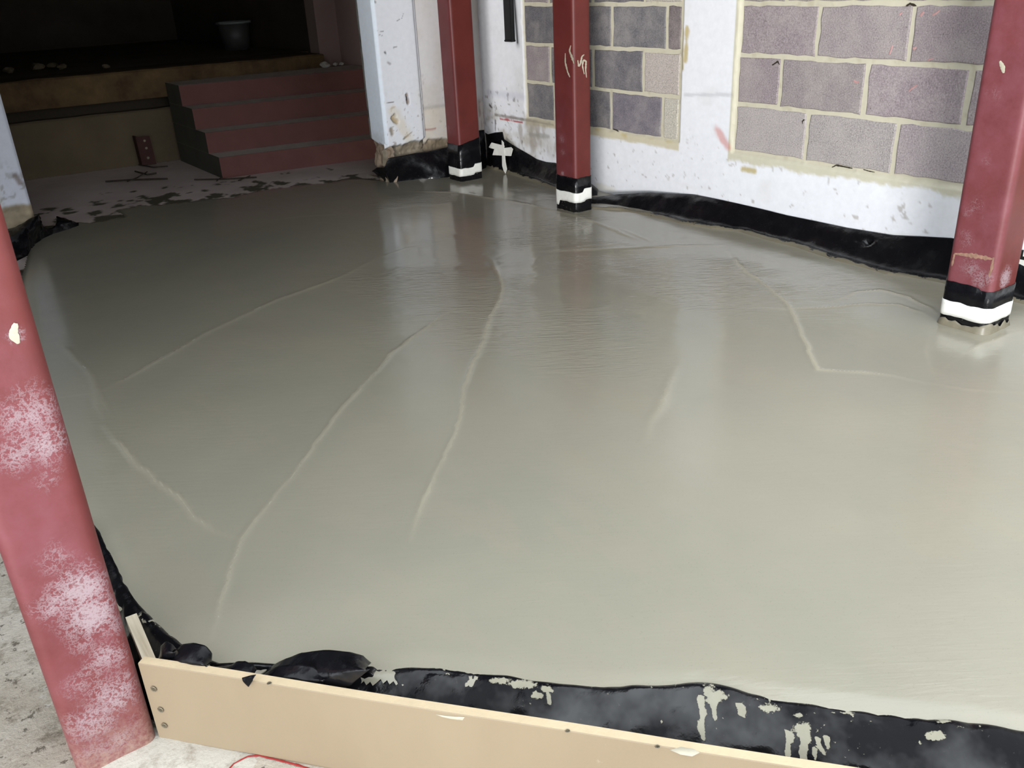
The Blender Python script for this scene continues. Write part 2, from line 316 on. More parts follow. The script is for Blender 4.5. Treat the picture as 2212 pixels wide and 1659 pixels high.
# panels of block infill: (y0, y1, z bottom)
P1 = (3.385, 4.75, .362); P2 = (1.0, 3.028, .352)
def f_right(U, V):
    col = C4(U.shape, (236, 238, 244)); rg = .012*(fbm(U*16, V*16, 4)-.5)*2
    k = np.zeros_like(U)
    for y0, y1, zb in (P1, P2):
        e = np.minimum(np.minimum(U-y0, y1-U), V-zb)+rg*.6; k = np.maximum(k, sm(-.001, .007, e))
    depth = .013*k+.0015*(fbm(U*6, V*6, 8)-.5)
    blend(col, sm(.55, .8, fbm(U*5, V*5, 18))*.25, (214, 212, 208))
    blend(col, sm(.74, .80, fbm(U*38, V*38, 28, 3))*.55*sm(.55, .2, V), (150, 140, 128))
    # dusty mortar droppings under the right panel, smears at the left panel
    z0 = P2[2]; rag = .05*fbm(U*7, U*0, 12)+.03*(fbm(U*40, V*40, 15)-.5)
    blend(col, sm(.012, -.006, (z0-rag)-V)*(U < P2[1]+.02)*(U > .9), (206, 202, 182))
    blend(col, sm(.008, -.004, (P1[2]-.018-.03*fbm(U*9, V, 22))-V)*(U > P1[0])*(U < P1[1])*(V > .25), (208, 200, 176))
    for pa, pb, w_ in (((1345,290),(1350,292),.03), ((1400,285),(1408,293),.03), ((1440,300),(1452,298),.03), ((1290,275),(1300,270),.035), ((1484,60),(1481,130),.018), ((1474,150),(1474,60),.01), ((1605,365),(1630,370),.02)):
        blend(col, smear(U, V, pa, pb, w_, 3), (196, 182, 140))
    blend(col, smear(U, V, (1548,280), (1572,318), .03, 5)*.6, (206, 120, 110))
    blend(col, smear(U, V, (1480,205), (1580,205), .012, 6)*.35, (150, 150, 156))
    # dirty corner and lower part
    q = sm(4.35, 4.75, U)*sm(.42, .36, V)
    blend(col, sm(.35, .75, fbm(U*7, V*9, 61))*q*.7, (176, 168, 150))
    blend(col, sm(.5, .75, fbm(U*16, V*7, 63))*sm(4.0, 4.3, U)*sm(.36, .33, V)*sm(.1, .2, V)*.6, (156, 146, 134))
    blend(col, sm(.70, .76, fbm(U*45, V*30, 66, 3))*sm(4.75, 4.8, U)*sm(.6, .5, V)*.6, (96, 84, 72))
    blend(col, smear(U, V, (1070,248), (1130,258), .014, 7)*.85, (128, 122, 114)); blend(col, smear(U, V, (1130,258), (1195,270), .012, 7)*.6, (136, 128, 118))
    blend(col, smear(U, V, (1080,256), (1128,264), .007, 9, rag=1.2), (176, 48, 52)); blend(col, smear(U, V, (1070,260), (1070,284), .008, 10)*.9, (60, 56, 52))
    blend(col, smear(U, V, (1096,305), (1108,314), .03, 11)*.8, (130, 128, 116)); blend(col, smear(U, V, (1145,290), (1185,295), .02, 12)*.6, (150, 148, 142))
    blend(col, smear(U, V, (1055,200), (1130,210), .035, 14, rag=.2)*.25, (170, 172, 200)); blend(col, smear(U, V, (1058,227), (1062,232), .012, 15), (60, 50, 44))
    blend(col, smear(U, V, (1111,0), (1118,92), .016, 16, rag=.05)*.95, (26, 26, 28)); blend(col, smear(U, V, (1111,0), (1119,96), .034, 16, rag=.05)*.35, (90, 90, 96))
    blend(col, sm(.6, .8, fbm(U*3, V*26, 71))*sm(.17, .1, V)*.35*(U < 4.2), (206, 196, 168))
    blend(col, k, (203, 198, 178))
    blend(col, sm(.6, .78, fbm(U*30, V*30, 81))*k*.5, (176, 168, 146))
    return depth, col
wr = wallgrid('wall_right', axis([(-1.4, .9, .1), (.9, 5.245, .0085)]), axis([(-.16, 1.12, .0085), (1.12, CE, .06)]), lambda U, V, D: np.stack([XW+D, U, V], -1), f_right)
# concrete blocks in the two panels
BV = {}
def block(y0, y1, z0, z1, rgb, seed):
    r = random.Random(seed); out = []
    def run(a, b, n):
        return [(a[0]+(b[0]-a[0])*i/n, a[1]+(b[1]-a[1])*i/n) for i in range(n)]
    w_ = y1-y0; nh = max(3, int(w_/.045)); nv = 4
    pts = run((y0, z0), (y1, z0), nh)+run((y1, z0), (y1, z1), nv)+run((y1, z1), (y0, z1), nh)+run((y0, z1), (y0, z0), nv)
    pts = [(a+r.uniform(-.0038, .0038), b+r.uniform(-.0038, .0038)) for a, b in pts]; n = len(pts)
    xf = XW+.0085+r.uniform(-.0015, .0015); cy, cz = (y0+y1)/2, (z0+z1)/2
    vs = [(xf+.0035, a, b) for a, b in pts]+[(xf, cy+(a-cy)*(1-.006/w_*2), cz+(b-cz)*.96) for a, b in pts]+[(xf+.03, a, b) for a, b in pts]
    fs = [tuple(range(n, 2*n))]+[(i, (i+1) % n, n+(i+1) % n, n+i) for i in range(n)]+[(2*n+i, 2*n+(i+1) % n, (i+1) % n, i) for i in range(n)]
    col = np.ones((len(vs), 4)); col[:, :3] = lin(*rgb)[:3]
    o = mesh('block', vs, fs, M['block'], wr, cols=col); return o
J = [1.0385, .8135, .5885, .3635]; g = .0105
DK, MV, LT = (116, 115, 118), (160, 150, 152), (196, 186, 180)
# right panel
right_rows = {0: [2.585, 2.144, 1.70, 1.255], 1: [2.766, 2.321, 1.873, 1.43], 2: [2.595, 2.148, 1.70, 1.26]}
sd_ = 0
def row(z1, z0, joints, lo, hi, cols):
    global sd_
    e = [hi+.004]+joints+[lo-.004]
    for i in range(len(e)-1):
        sd_ += 1
        if e[i]-e[i+1] < .03: continue
        block(e[i+1]+g, e[i]-g, z0+g, z1-g, cols(i, sd_), sd_)
rng = random.Random(3)
def jit(c, a=7):
    d = rng.uniform(-a, a); return (c[0]+d, c[1]+d*.9+rng.uniform(-2, 2), c[2]+d)
for r in range(-6, 3):
    z1 = J[0]-.225*r; z0 = z1-.225
    js = right_rows[r % 2 if r < 2 else 2]; 
    if z1 > CE: z1 = CE
    row(min(z1, CE), z0, js, P2[0], P2[1]-.012, lambda i, s: jit({2: (176, 167, 168)}.get(r, MV), 5))
left_rows = {0: ([4.66, 4.37, 3.929, 3.506], [DK, DK, DK, (126, 124, 128), (124, 116, 116)]), 1: ([4.488, 4.091, 3.675], [(160, 150, 152), DK, DK, LT]), 2: ([4.456, 3.936, 3.522], [DK, DK, (124, 120, 128), (200, 194, 182)])}
for r in range(-6, 3):
    z1 = J[0]-.225*r; z0 = z1-.225; js, cs = left_rows[r % 2 if r < 2 else 2]
    if r == 0: js, cs = js[1:], cs[1:]
    row(min(z1, CE), z0, list(js), P1[0]+.018, P1[1]-.012, lambda i, s: jit(cs[min(i, len(cs)-1)], 5))
# pilaster, its jamb and the recessed strip of the back wall
def ragz(U, s=1): return .235+.05*(fbm(U*9, U*0+s, 90+s)-.5)*2
def xz(px): p = at(px[0], px[1], 1, 5.2); return p.x, p.z
def f_pil(U, V):
    col = C4(U.shape, (222, 225, 232)); depth = .001*(fbm(U*8, V*8, 2)-.5)
    e = 3.0-U; depth = depth+.02*sm(.03, 0, e)**2+.03*sm(.025, 0, U-2.70)**2
    br = sm(.012, -.012, V-ragz(U)); depth = depth+br*(.03+.05*(fbm(U*22, V*22, 7)-.4))
    blend(col, sm(.45, .8, fbm(U*6, V*3, 11))*.5*sm(.9, .4, V), (222, 216, 196))
    blend(col, sm(.68, .76, fbm(U*42, V*42, 12, 3))*sm(.62, .4, V)*.6, (128, 112, 96))
    for (pa, pb, w_, dp, rgb) in (((850,255),(858,262),.022,.02,(140,124,98)), ((853,248),(856,250),.01,.03,(50,42,34)), ((880,205),(883,222),.014,.015,(120,100,84)), ((881,210),(881,216),.006,.02,(40,34,30)), ((832,113),(834,115),.008,.012,(40,38,36)), ((838,135),(842,138),.014,.0,(150,150,152)), ((845,280),(847,290),.018,.006,(140,130,116)), ((808,3),(812,5),.012,.01,(60,56,54)), ((872,300),(890,285),.008,.0,(110,100,88)), ((868,40),(872,27),.004,.0,(120,120,124)), ((858,45),(863,42),.004,.0,(120,120,124)), ((833,222),(850,221),.004,.0,(90,84,78)), ((850,103),(858,100),.005,0,(130,130,132)), ((812,67),(828,68),.003,0,(130,132,138)), ((816,74),(826,77),.003,0,(130,132,138))):
        m_ = smear(U, V, pa, pb, w_, 20, xz, .6); depth = depth+m_*dp; blend(col, m_*.9, rgb)
    blend(col, smear(U, V, (848,235), (885,300), .05, 24, xz, .5)*.35, (214, 196, 158))
    c2 = np.array(lin(128, 118, 102)[:3])*(.55+.9*fbm(U*26, V*26, 33))[..., None]
    col[..., :3] = col[..., :3]*(1-br[..., None])+c2*br[..., None]
    return depth, col
wb = wallgrid('wall_back', axis([(2.70, 3.0, .006), (3.0, 3.004, .002)]), axis([(-.05, 1.15, .006), (1.15, CE, .06)]), lambda U, V, D: np.stack([U, 5.2+D, V], -1), f_pil)
def f_rec(U, V):
    col = C4(U.shape, (214, 211, 212)); depth = .002*(fbm(U*6, V*6, 5)-.5)
    br = sm(.012, -.012, V-(ragz(U, 2)-.01))*(U < 3.2); depth = depth+br*(.02+.04*(fbm(U*22, V*22, 17)-.4))
    blend(col, sm(.4, .75, fbm(U*5, V*4, 14))*.5, (198, 190, 176)); blend(col, sm(.45, .42, V)*.45, (218, 208, 190))
    blend(col, sm(.68, .78, fbm(U*35, V*35, 15, 3))*.5*sm(.8, .4, V), (110, 96, 84)); 
    blend(col, np.exp(-((V-.31-.01*np.sin(U*20))/.006)**2)*.7*(U < 3.1), (150, 70, 66)); blend(col, np.exp(-((V-.44)/.012)**2)*.3, (120, 112, 104))
    blend(col, sm(3.28, 3.44, U)*.45, (150, 142, 136)); blend(col, sm(3.30, 3.45, U)*sm(.5, .35, V)*sm(.35, .65, fbm(U*40, V*7, 19))*.8, (120, 78, 66))  # shade behind the post, towards the corner, painted in; browner low down
    c2 = np.array(lin(140, 126, 106)[:3])*(.55+.9*fbm(U*26, V*26, 34))[..., None]
    col[..., :3] = col[..., :3]*(1-br[..., None])+c2*br[..., None]
    return depth, col
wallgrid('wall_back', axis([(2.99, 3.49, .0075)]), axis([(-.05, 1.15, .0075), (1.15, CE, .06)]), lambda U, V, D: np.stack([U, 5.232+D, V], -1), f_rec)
def f_jamb(U, V):
    col = C4(U.shape, (222, 232, 244)); depth = .002*(fbm(U*6, V*6, 6)-.5)+.02*sm(.02, 0, U-5.2)**2
    br = sm(.012, -.012, V-(.245+.03*(fbm(U*12, V*0, 51)-.5)*2)); depth = depth+br*(.02+.05*(fbm(U*20, V*20, 27)-.4))
    ed = sm(5.395, 5.41, U+.008*(fbm(U*9, V*12, 3)-.5)); depth = depth+ed*.012
    blend(col, sm(.4, .3, V)*.35*sm(.3, .7, fbm(U*9, V*9, 4)), (150, 150, 156)); blend(col, ed, (112, 112, 108)); blend(col, ed*sm(.45, .7, fbm(U*30, V*14, 8)), (70, 68, 64))
    c2 = np.array(lin(140, 124, 108)[:3])*(.5+.9*fbm(U*26, V*26, 35))[..., None]
    col[..., :3] = col[..., :3]*(1-br[..., None])+c2*br[..., None]
    return depth, col
wallgrid('wall_back', axis([(5.2, 5.44, .006)]), axis([(-.05, 1.15, .006), (1.15, CE, .06)]), lambda U, V, D: np.stack([2.70+D, U, V], -1), f_jamb)
struct(box('wall_back', (2.76, 5.30, -.1), (4.0, 5.44, CE), M['core']))
# left stub of the back wall
def xz4(px): p = at(px[0], px[1], 1, 5.4); return p.x, p.z
def f_stub(U, V):
    col = C4(U.shape, (206, 210, 222)); depth = .002*(fbm(U*6, V*6, 46)-.5)+.02*sm(.02, 0, .627-U)**2
    br = sm(.01, -.01, V-(.195+.025*(fbm(U*9, V*0, 57)-.5)*2+.012)); depth = depth+br*(-.015+.04*(fbm(U*14, V*14, 47)-.4))
    blend(col, sm(.52, .44, U)*.6*sm(.8, .4, V), (196, 186, 150)); m_ = smear(U, V, (34,382), (44,396), .018, 20, xz4, .5); depth = depth+m_*.01; blend(col, m_*.9, (140, 128, 126))
    blend(col, sm(.6, .7, fbm(U*30, V*30, 44, 3))*.5*sm(.5, .3, V), (120, 112, 100))
    c2 = np.array(lin(160, 146, 122)[:3])*(.5+.9*fbm(U*20, V*24, 36))[..., None]
    col[..., :3] = col[..., :3]*(1-br[..., None])+c2*br[..., None]
    return depth, col
wallgrid('wall_back', axis([(-1.5, .1, .1), (.1, .627, .008)]), axis([(-.15, .9, .008), (.9, CE, .06)]), lambda U, V, D: np.stack([U, 5.4+D, V], -1), f_stub)
struct(box('wall_back', (-1.5, 5.43, -.15), (.622, 5.64, CE), M['core']))
# ceiling over the poured room and the dark rooms beyond; lintel over the posts
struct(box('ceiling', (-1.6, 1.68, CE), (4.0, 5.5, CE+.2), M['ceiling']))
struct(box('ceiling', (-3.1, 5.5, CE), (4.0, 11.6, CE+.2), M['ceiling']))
struct(box('wall_left', (-1.3, 1.66, -.2), (-1.2, 5.45, CE), M['dark_wall']))  # unseen wall, added to keep side light off the back floor
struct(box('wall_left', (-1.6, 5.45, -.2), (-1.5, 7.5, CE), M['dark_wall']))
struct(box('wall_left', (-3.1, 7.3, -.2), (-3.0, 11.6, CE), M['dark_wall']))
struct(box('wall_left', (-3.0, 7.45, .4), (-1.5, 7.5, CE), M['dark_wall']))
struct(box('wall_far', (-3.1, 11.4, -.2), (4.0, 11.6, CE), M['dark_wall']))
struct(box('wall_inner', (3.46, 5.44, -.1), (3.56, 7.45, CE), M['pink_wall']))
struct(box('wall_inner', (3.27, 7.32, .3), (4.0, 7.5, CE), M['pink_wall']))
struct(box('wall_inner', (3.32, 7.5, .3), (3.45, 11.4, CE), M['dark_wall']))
# low wall, dark gap, beam and raised floor (a little skewed to the room)
def skewbox(name, x0, x1, yf, yb, z0, z1, m, sk=-.085, parent=None, rag=.006):
    n = 60; vs = []; 
    for i in range(n+1):
        x = x0+(x1-x0)*i/n; dy = sk*(x-2)
        j = lambda: rag*(mn.noise(Vector((x*5, z1*9, random.random()*.3))))*2
        vs += [(x, yf+dy+j(), z0), (x, yf+dy+j(), z1-.012), (x, yf+dy+.012+j(), z1+j()*.6), (x, yb, z1), (x, yb, z0)]
    fs = []
    for i in range(n):
        a = i*5
        for k in range(5): fs.append((a+k, a+(k+1) % 5, a+5+(k+1) % 5, a+5+k))
    fs += [tuple(range(5)), tuple(range(n*5+4, n*5-1, -1))]
    return mesh(name, vs, fs, m, parent)
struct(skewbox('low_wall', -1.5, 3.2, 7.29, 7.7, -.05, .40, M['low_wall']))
struct(skewbox('wall_far', -1.5, 3.2, 7.40, 7.7, .39, .49, M['hole']))  # recess face coloured dark for the shade under the beam
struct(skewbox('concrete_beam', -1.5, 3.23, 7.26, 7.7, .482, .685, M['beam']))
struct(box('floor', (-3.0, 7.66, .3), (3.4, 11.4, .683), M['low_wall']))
# ------------------------------------------------------------------ steps
st = tag(empty('staircase', (2.5, 6.5, 0)), 'four concrete steps with red-brown risers rising to the dark raised floor', 'steps')
fl = [(478,386),(469,342),(440,290),(411,240)]; fr_ = [(801,338),(788,298),(782,246),(776,198)]
tl = [(469,342),(440,290),(411,240),(384,190)]
RZ = .146
for k in range(4):
    z0, z1 = RZ*k, RZ*(k+1)
    a = at(*[(478,386),(448,334),(415,284),(384,234)][k], 2, z0); a.x = 1.955; a.y += .03*k; b = Vector((3.44, a.y-.16*(3.44-1.955), 0))
    vs = [(a.x, a.y, -.01), (b.x, b.y, -.01), (b.x, 7.12, -.01), (a.x, 7.25, -.01), (a.x, a.y, z1), (b.x, b.y, z1), (b.x, 7.12, z1), (a.x, 7.25, z1)]
    if k:
        for i in range(4): vs[i] = (vs[i][0], vs[i][1], z0+.0005)
    o = adopt(mesh('step', vs, [(0,3,2,1), (4,5,6,7), (0,1,5,4), (1,2,6,5), (2,3,7,6), (3,0,4,7)], M['step_side']), st)
    me = o.data; me.materials.append(M['tread']); me.polygons[1].material_index = 1
    d = Vector((b.x-a.x, b.y-a.y, 0)).normalized(); n_ = Vector((d.y, -d.x, 0))
    A = a+n_*.006; B = b+n_*.006; zt = z1-.002; zb = max(z0+.001, 0)
    vs = [(A.x, A.y, zb), (B.x, B.y, zb), (B.x, B.y, zt), (A.x, A.y, zt), (a.x, a.y, zb), (b.x, b.y, zb), (b.x, b.y, zt), (a.x, a.y, zt)]
    r_ = mesh('riser', vs, [(0,1,2,3), (5,4,7,6), (3,2,6,7), (1,0,4,5), (0,3,7,4), (2,1,5,6)], M['riser']); r_.parent = o
# ------------------------------------------------------------------ steel posts
def ring(x0, x1, y0, y1, r, off=0):
    pts = []; x0 -= off; x1 += off; y0 -= off; y1 += off; r += off
    for (cx, cy, a0) in ((x1-r, y1-r, 0), (x0+r, y1-r, 90), (x0+r, y0+r, 180), (x1-r, y0+r, 270)):
        for k in range(6): 
            a = math.radians(a0+18*k); pts.append((cx+r*math.cos(a), cy+r*math.sin(a)))
    out = []
    for i in range(len(pts)):
        a, b = pts[i], pts[(i+1) % len(pts)]; L = math.hypot(b[0]-a[0], b[1]-a[1]); n = max(1, int(L/.012))
        for k in range(n): out.append((a[0]+(b[0]-a[0])*k/n, a[1]+(b[1]-a[1])*k/n))
    return out
def tube(name, R, zs_lo, zs_hi, m, parent, nz=4, flare=0, **kw):
    """a sleeve round the ring R between per-vertex heights lo and hi"""
    n = len(R); vs = []; cx = sum(p[0] for p in R)/n; cy = sum(p[1] for p in R)/n
    for j in range(nz+1):
        for i, p in enumerate(R):
            z = zs_lo[i]+(zs_hi[i]-zs_lo[i])*j/nz; f = 1+flare*(1-j/nz)
            vs.append((cx+(p[0]-cx)*f, cy+(p[1]-cy)*f, z))
    fs = [(j*n+i, j*n+(i+1) % n, (j+1)*n+(i+1) % n, (j+1)*n+i) for j in range(nz) for i in range(n)]
    o = mesh(name, vs, fs, m, smooth=True, **kw); solid(o, .0015, -1); return adopt(o, parent)
def post(x0, x1, y0, y1, r, zb, label, blobs, fade, grime=0, group='red steel posts standing in the poured room'):
    t = tag(empty('steel_post', ((x0+x1)/2, (y0+y1)/2, zb)), label, 'post', group)
    R = ring(x0, x1, y0, y1, r); n = len(R); zs = list(np.arange(zb, 1.25, .012))+[1.5, 1.9, CE]
    vs = [(p[0], p[1], z) for z in zs for p in R]; V = np.array(vs)
    fs = [(j*n+i, j*n+(i+1) % n, (j+1)*n+(i+1) % n, (j+1)*n+i) for j in range(len(zs)-1) for i in range(n)]
    wear = np.zeros(len(V)); fd = fade(V)
    for (px, ax, val, rad, s) in blobs:
        p = np.array(at(px[0], px[1], ax, val)); wear = np.maximum(wear, s*np.exp(-(((V-p)**2).sum(1))/rad**2))
    fd = np.clip(fd+wear*.5, 0, 1)
    gm = grime*np.exp(-(V[:, 2]-zb)/.06)
    o = mesh('shaft', vs, fs, M['red'], smooth=True, attrs={'wear': wear, 'fade': fd, 'grime': gm}); adopt(o, t); return t
noz = lambda V, s: fbm(V[:, 0]*9+V[:, 1]*9, V[:, 2]*5, s)
pA = post(-.012, .137, 1.51, 1.66, .022, -.143, 'nearest red steel post, heavily chalked with white, footed on the old slab', [((60,900),1,1.51,.06,.75), ((90,960),1,1.51,.05,.8), ((180,1270),1,1.51,.055,.95), ((190,1330),1,1.51,.055,1.0), ((130,1300),1,1.51,.05,.8), ((230,1420),1,1.51,.05,.7), ((250,1500),1,1.51,.06,.8), ((200,1560),1,1.51,.06,.8), ((290,1560),1,1.51,.05,.5), ((35,725),1,1.51,.014,.9), ((40,980),1,1.51,.045,.7), ((120,1210),1,1.51,.04,.6), ((170,1480),1,1.51,.045,.6), ((260,1600),1,1.51,.05,.55), ((210,1620),1,1.51,.05,.6), ((100,1030),1,1.51,.04,.45), ((240,1350),1,1.51,.045,.6), ((170,1400),1,1.51,.04,.5)], lambda V: np.clip(.2+.75*noz(V, 3)*sm(.128, .10, V[:, 0]), 0, 1)*sm(.9, .3, V[:, 2]*.6), 1.0, 'red steel posts around the wet floor')
pB = post(3.05, 3.167, 3.72, 3.895, .018, -.03, 'middle red steel post with a pale filler scribble, in front of the dark block panel', [((1212,300),0,3.05,.035,.5), ((1215,330),0,3.05,.03,.55), ((1208,270),0,3.05,.03,.4), ((1215,375),0,3.05,.02,.7)], lambda V: .45*sm(3.07, 3.052, V[:, 0])*(.3+.7*sm(.9, .3, V[:, 2])))
pC = post(3.05, 3.215, 4.88, 5.03, .018, -.03, 'farthest red steel post, in the back corner', [((962,130),0,3.05,.05,.3), ((968,280),0,3.05,.04,.35), ((1000,290),1,4.88,.04,.2)], lambda V: .3*sm(3.07, 3.052, V[:, 0]))
pD = post(2.95, 3.12, 1.385, 1.555, .022, -.03, 'right-hand red steel post with faded pinkish paint, beside the pale block panel', [((2100,580),0,2.95,.06,.55), ((2130,480),0,2.95,.05,.25), ((2172,600),1,1.385,.045,.95), ((2110,440),0,2.95,.04,.42), ((2085,520),0,2.95,.05,.45), ((2120,600),0,2.95,.05,.6), ((2130,350),0,2.95,.04,.36), ((2150,200),0,2.95,.05,.34), ((2090,460),0,2.95,.03,.45)], lambda V: sm(2.985, 2.955, V[:, 0])*(.55+.45*noz(V, 5)))
def ztop(R, base, fn): return [base+fn(p) for p in R]
def wob1(p, s, a=.004): return a*(mn.noise(Vector((p[0]*30, p[1]*30, s)))) 
def bands(P, x0, x1, y0, y1, r, ztp, w1, w0, s):
    R = ring(x0, x1, y0, y1, r, .003); tube('membrane_sleeve', R, [-.02]*len(R), [ztp(p)+wob1(p, s, .003) for p in R], M['plastic'], P, attrs={'cem': 0*np.arange(len(R)*5), 'spray': np.concatenate([np.ones(len(R)*2)*.9, np.zeros(len(R)*3)])})
    R2 = ring(x0, x1, y0, y1, r, .0055); tube('tape_band', R2, [w0(p)+wob1(p, s+3) for p in R2], [w1(p)+wob1(p, s+5) for p in R2], M['tape_white'], P)
bands(pB, 3.05, 3.167, 3.72, 3.895, .018, lambda p: .194, lambda p: .113+(.018 if p[0] > 3.10 else 0), lambda p: .060+(-.030 if p[1] > 3.86 else 0)+.008*(p[0] > 3.12), 1)
bands(pC, 3.05, 3.215, 4.88, 5.03, .018, lambda p: .238+.03*(p[0]-3.05)/.16, lambda p: .088+.018*(p[0] > 3.15), lambda p: .038+.012*(p[0] > 3.15), 2)
bands(pD, 2.95, 3.12, 1.385, 1.555, .022, lambda p: .168-.008*(p[1] < 1.42), lambda p: .098, lambda p: .045, 3)
# screed smeared up the foot of the right-hand post
R = ring(2.95, 3.12, 1.385, 1.555, .03, .008); tube('cement_collar', R, [-.01]*len(R), [.026+.018*(mn.noise(Vector((p[0]*40, p[1]*40, 7))))+.022*math.exp(-((p[0]-2.97)**2+(p[1]-1.39)**2)/.0006) for p in R], M['mud'], pD, 5, .10)
R = ring(3.05, 3.167, 3.72, 3.895, .02, .006); tube('cement_collar', R, [-.01]*len(R), [.007+.006*(mn.noise(Vector((p[0]*50, p[1]*50, 9)))) for p in R], M['mud'], pB, 3, .06)
# pale filler scribble on the middle post: thin raised strokes
def stroke(name, pts, wd, m, parent, plane, th=.0015):
    ax, val = plane; P = [at(*p, ax, val) for p in pts]; vs = []; fs = []; N = 40; 
    n_ = Vector((-1, 0, 0)) if ax == 0 else Vector((0, -1, 0)) if ax == 1 else Vector((0, 0, 1))
    L = [0]
    for a, b in zip(P[:-1], P[1:]): L.append(L[-1]+(b-a).length)
    for i in range(N+1):
        s = L[-1]*i/N; k = min(len(P)-2, max(j for j in range(len(P)-1) if L[j] <= s+1e-9)); q = (s-L[k])/max(1e-9, L[k+1]-L[k])
        c = P[k].lerp(P[k+1], q); d = (P[k+1]-P[k]).normalized(); sd2 = d.cross(n_); ww = wd*(.55+.9*abs(mn.noise(Vector((s*60, wd*99, 3)))))*math.sin(math.pi*min(1, max(.06, (i+.8)/(N+1.6))))**.4
        vs += [c+sd2*ww+n_*th*.2, c+n_*th, c-sd2*ww+n_*th*.2]
    for i in range(N): a = i*3; fs += [(a, a+1, a+4, a+3), (a+1, a+2, a+5, a+4)]
    o = mesh(name, vs, fs, m, smooth=True); return adopt(o, parent) if parent else o
for pts, wd, pl in (([(1233,98),(1230,110),(1236,125),(1240,138)], .010, (0, 3.049)), ([(1221,115),(1221,135),(1226,155),(1231,167)], .008, (0, 3.049))):
    stroke('filler_smear', pts, wd, M['cement'], pB, pl)
for pts, wd in (([(1248,130),(1250,143),(1254,138),(1257,122),(1262,118)], .008), ([(1262,160),(1258,142),(1260,130),(1266,132),(1265,150),(1267,168)], .007)):
    stroke('filler_smear', pts, wd, M['cement'], pB, (1, 3.719))
stroke('filler_smear', [(2160,132),(2166,145),(2168,158)], .011, M['cement'], pD, (0, 2.949))
stroke('filler_smear', [(34,698),(28,722),(40,742)], .010, M['cement'], pA, (1, 1.509))
pk = simple('pink_paint_fleck', lin(186, 146, 144), .7, .15, 80, .3)
for pts, wd in (([(1943,33),(1946,29),(1950,27)], .005), ([(1988,35),(1992,30),(1996,25)], .009), ([(2014,33),(2022,29),(2030,22)], .006), ([(1921,118),(1925,108),(1928,98)], .006), ([(1844,174),(1850,178),(1856,177)], .007), ([(1963,197),(1973,189),(1982,184)], .005), ([(1972,104),(1976,106),(1979,101)], .006), ([(2004,130),(2012,128),(2018,125)], .004)):
    o = stroke('paint_fleck', pts, wd, pk, None, (0, XW+.0075), .0025); o.parent = wr
for pts, wd in (([(1797,362),(1806,357),(1818,359),(1842,364)], .005), ([(1865,366),(1878,370),(1890,372)], .003), ([(1958,13),(1966,8),(1980,13)], .006), ([(1668,141),(1680,133),(1684,140)], .005), ([(1325,279),(1331,281),(1337,284)], .005), ([(1738,258),(1733,262),(1734,268)], .004)):
    o = stroke('mortar_gap', pts, wd, M['hole'], None, (0, XW+.0055 if pts[0][1] < 300 else XW+.011), .0015); o.parent = wr
# brown scraped patch low on the right-hand post
for pts, wd in (([(2062,548),(2100,552),(2145,560)], .010), ([(2146,556),(2142,580),(2136,598)], .006), ([(2062,548),(2056,575)], .005)):
    stroke('scraped_patch', pts, wd, simple('scraped_brown', lin(140, 108, 92), .9, .3, 60, .5), pD, (0, 2.9492), .0008)
# ------------------------------------------------------------------ polythene sheets
def resample(P, n):
    L = [0]
    for a, b in zip(P[:-1], P[1:]): L.append(L[-1]+(b-a).length)
    out = []; k = 0
    for i in range(n+1):
        s = L[-1]*i/n
        while k < len(P)-2 and L[k+1] < s: k += 1
        out.append(P[k].lerp(P[k+1], (s-L[k])/max(1e-9, L[k+1]-L[k])))
    return out
def proj(P):
    p = P-O; q = Matrix((rt, upv, bk)) @ p; return CX+F*q.x/-q.z, CY-F*q.y/-q.z
def cr(A, t):
    n = len(A)-1; x = t*n; i = min(int(x), n-1); f = x-i
    p0, p1, p2, p3 = A[max(i-1, 0)], A[i], A[i+1], A[min(i+2, n)]
    return .5*((2*p1)+(-p0+p2)*f+(2*p0-5*p1+4*p2-p3)*f*f+(-p0+3*p1-3*p2+p3)*f**3)
def sheet(name, rows, nu, nv, amp=.006, freq=9, seed=0, cemfn=None, parent=None, th=.0012, lock=(0, 0), creases=(), m=None):
    R = [resample(r, nu) for r in rows]; vs = []; cem = []; spr = []
    for j in range(nv+1):
        t = j/nv
        for i in range(nu+1): vs.append(cr([r[i] for r in R], t))
    V = [v.copy() for v in vs]; W = nu+1
    for j in range(nv+1):
        for i in range(W):
            a = V[j*W+min(i+1, nu)]-V[j*W+max(i-1, 0)]; b = V[min(j+1, nv)*W+i]-V[max(j-1, 0)*W+i]; nn = a.cross(b)
            nn = nn.normalized() if nn.length > 1e-9 else Vector((0, 0, 1)); p = V[j*W+i]; t = j/nv
            k = min(1, (t*4 if lock[0] else 1))*min(1, ((1-t)*4 if lock[1] else 1))
            h = mn.noise(p*freq+Vector((seed, 0, 0)))+.8*(.5-abs(mn.noise(p*freq*1.9+Vector((0, seed, 5)))))+.3*mn.noise(p*freq*4)
            q = p+nn*(h*amp*k)
            for (cp, rad, hh, dv) in creases:
                e = p-cp; dl = e.dot(dv); dp = (e-dv*dl).length; q += nn*hh*math.exp(-(dl/rad)**2)*max(0, 1-dp/(rad*.35))
            vs[j*W+i] = q
            c_, s_ = cemfn(q, t) if cemfn else (0, 0); cem.append(c_); spr.append(s_)
    fs = [(j*W+i, j*W+i+1, (j+1)*W+i+1, (j+1)*W+i) for j in range(nv) for i in range(nu)]
    o = mesh(name, vs, fs, m or M['plastic'], smooth=True, attrs={'cem': cem, 'spray': spr}); solid(o, th)
    return adopt(o, parent) if parent else o
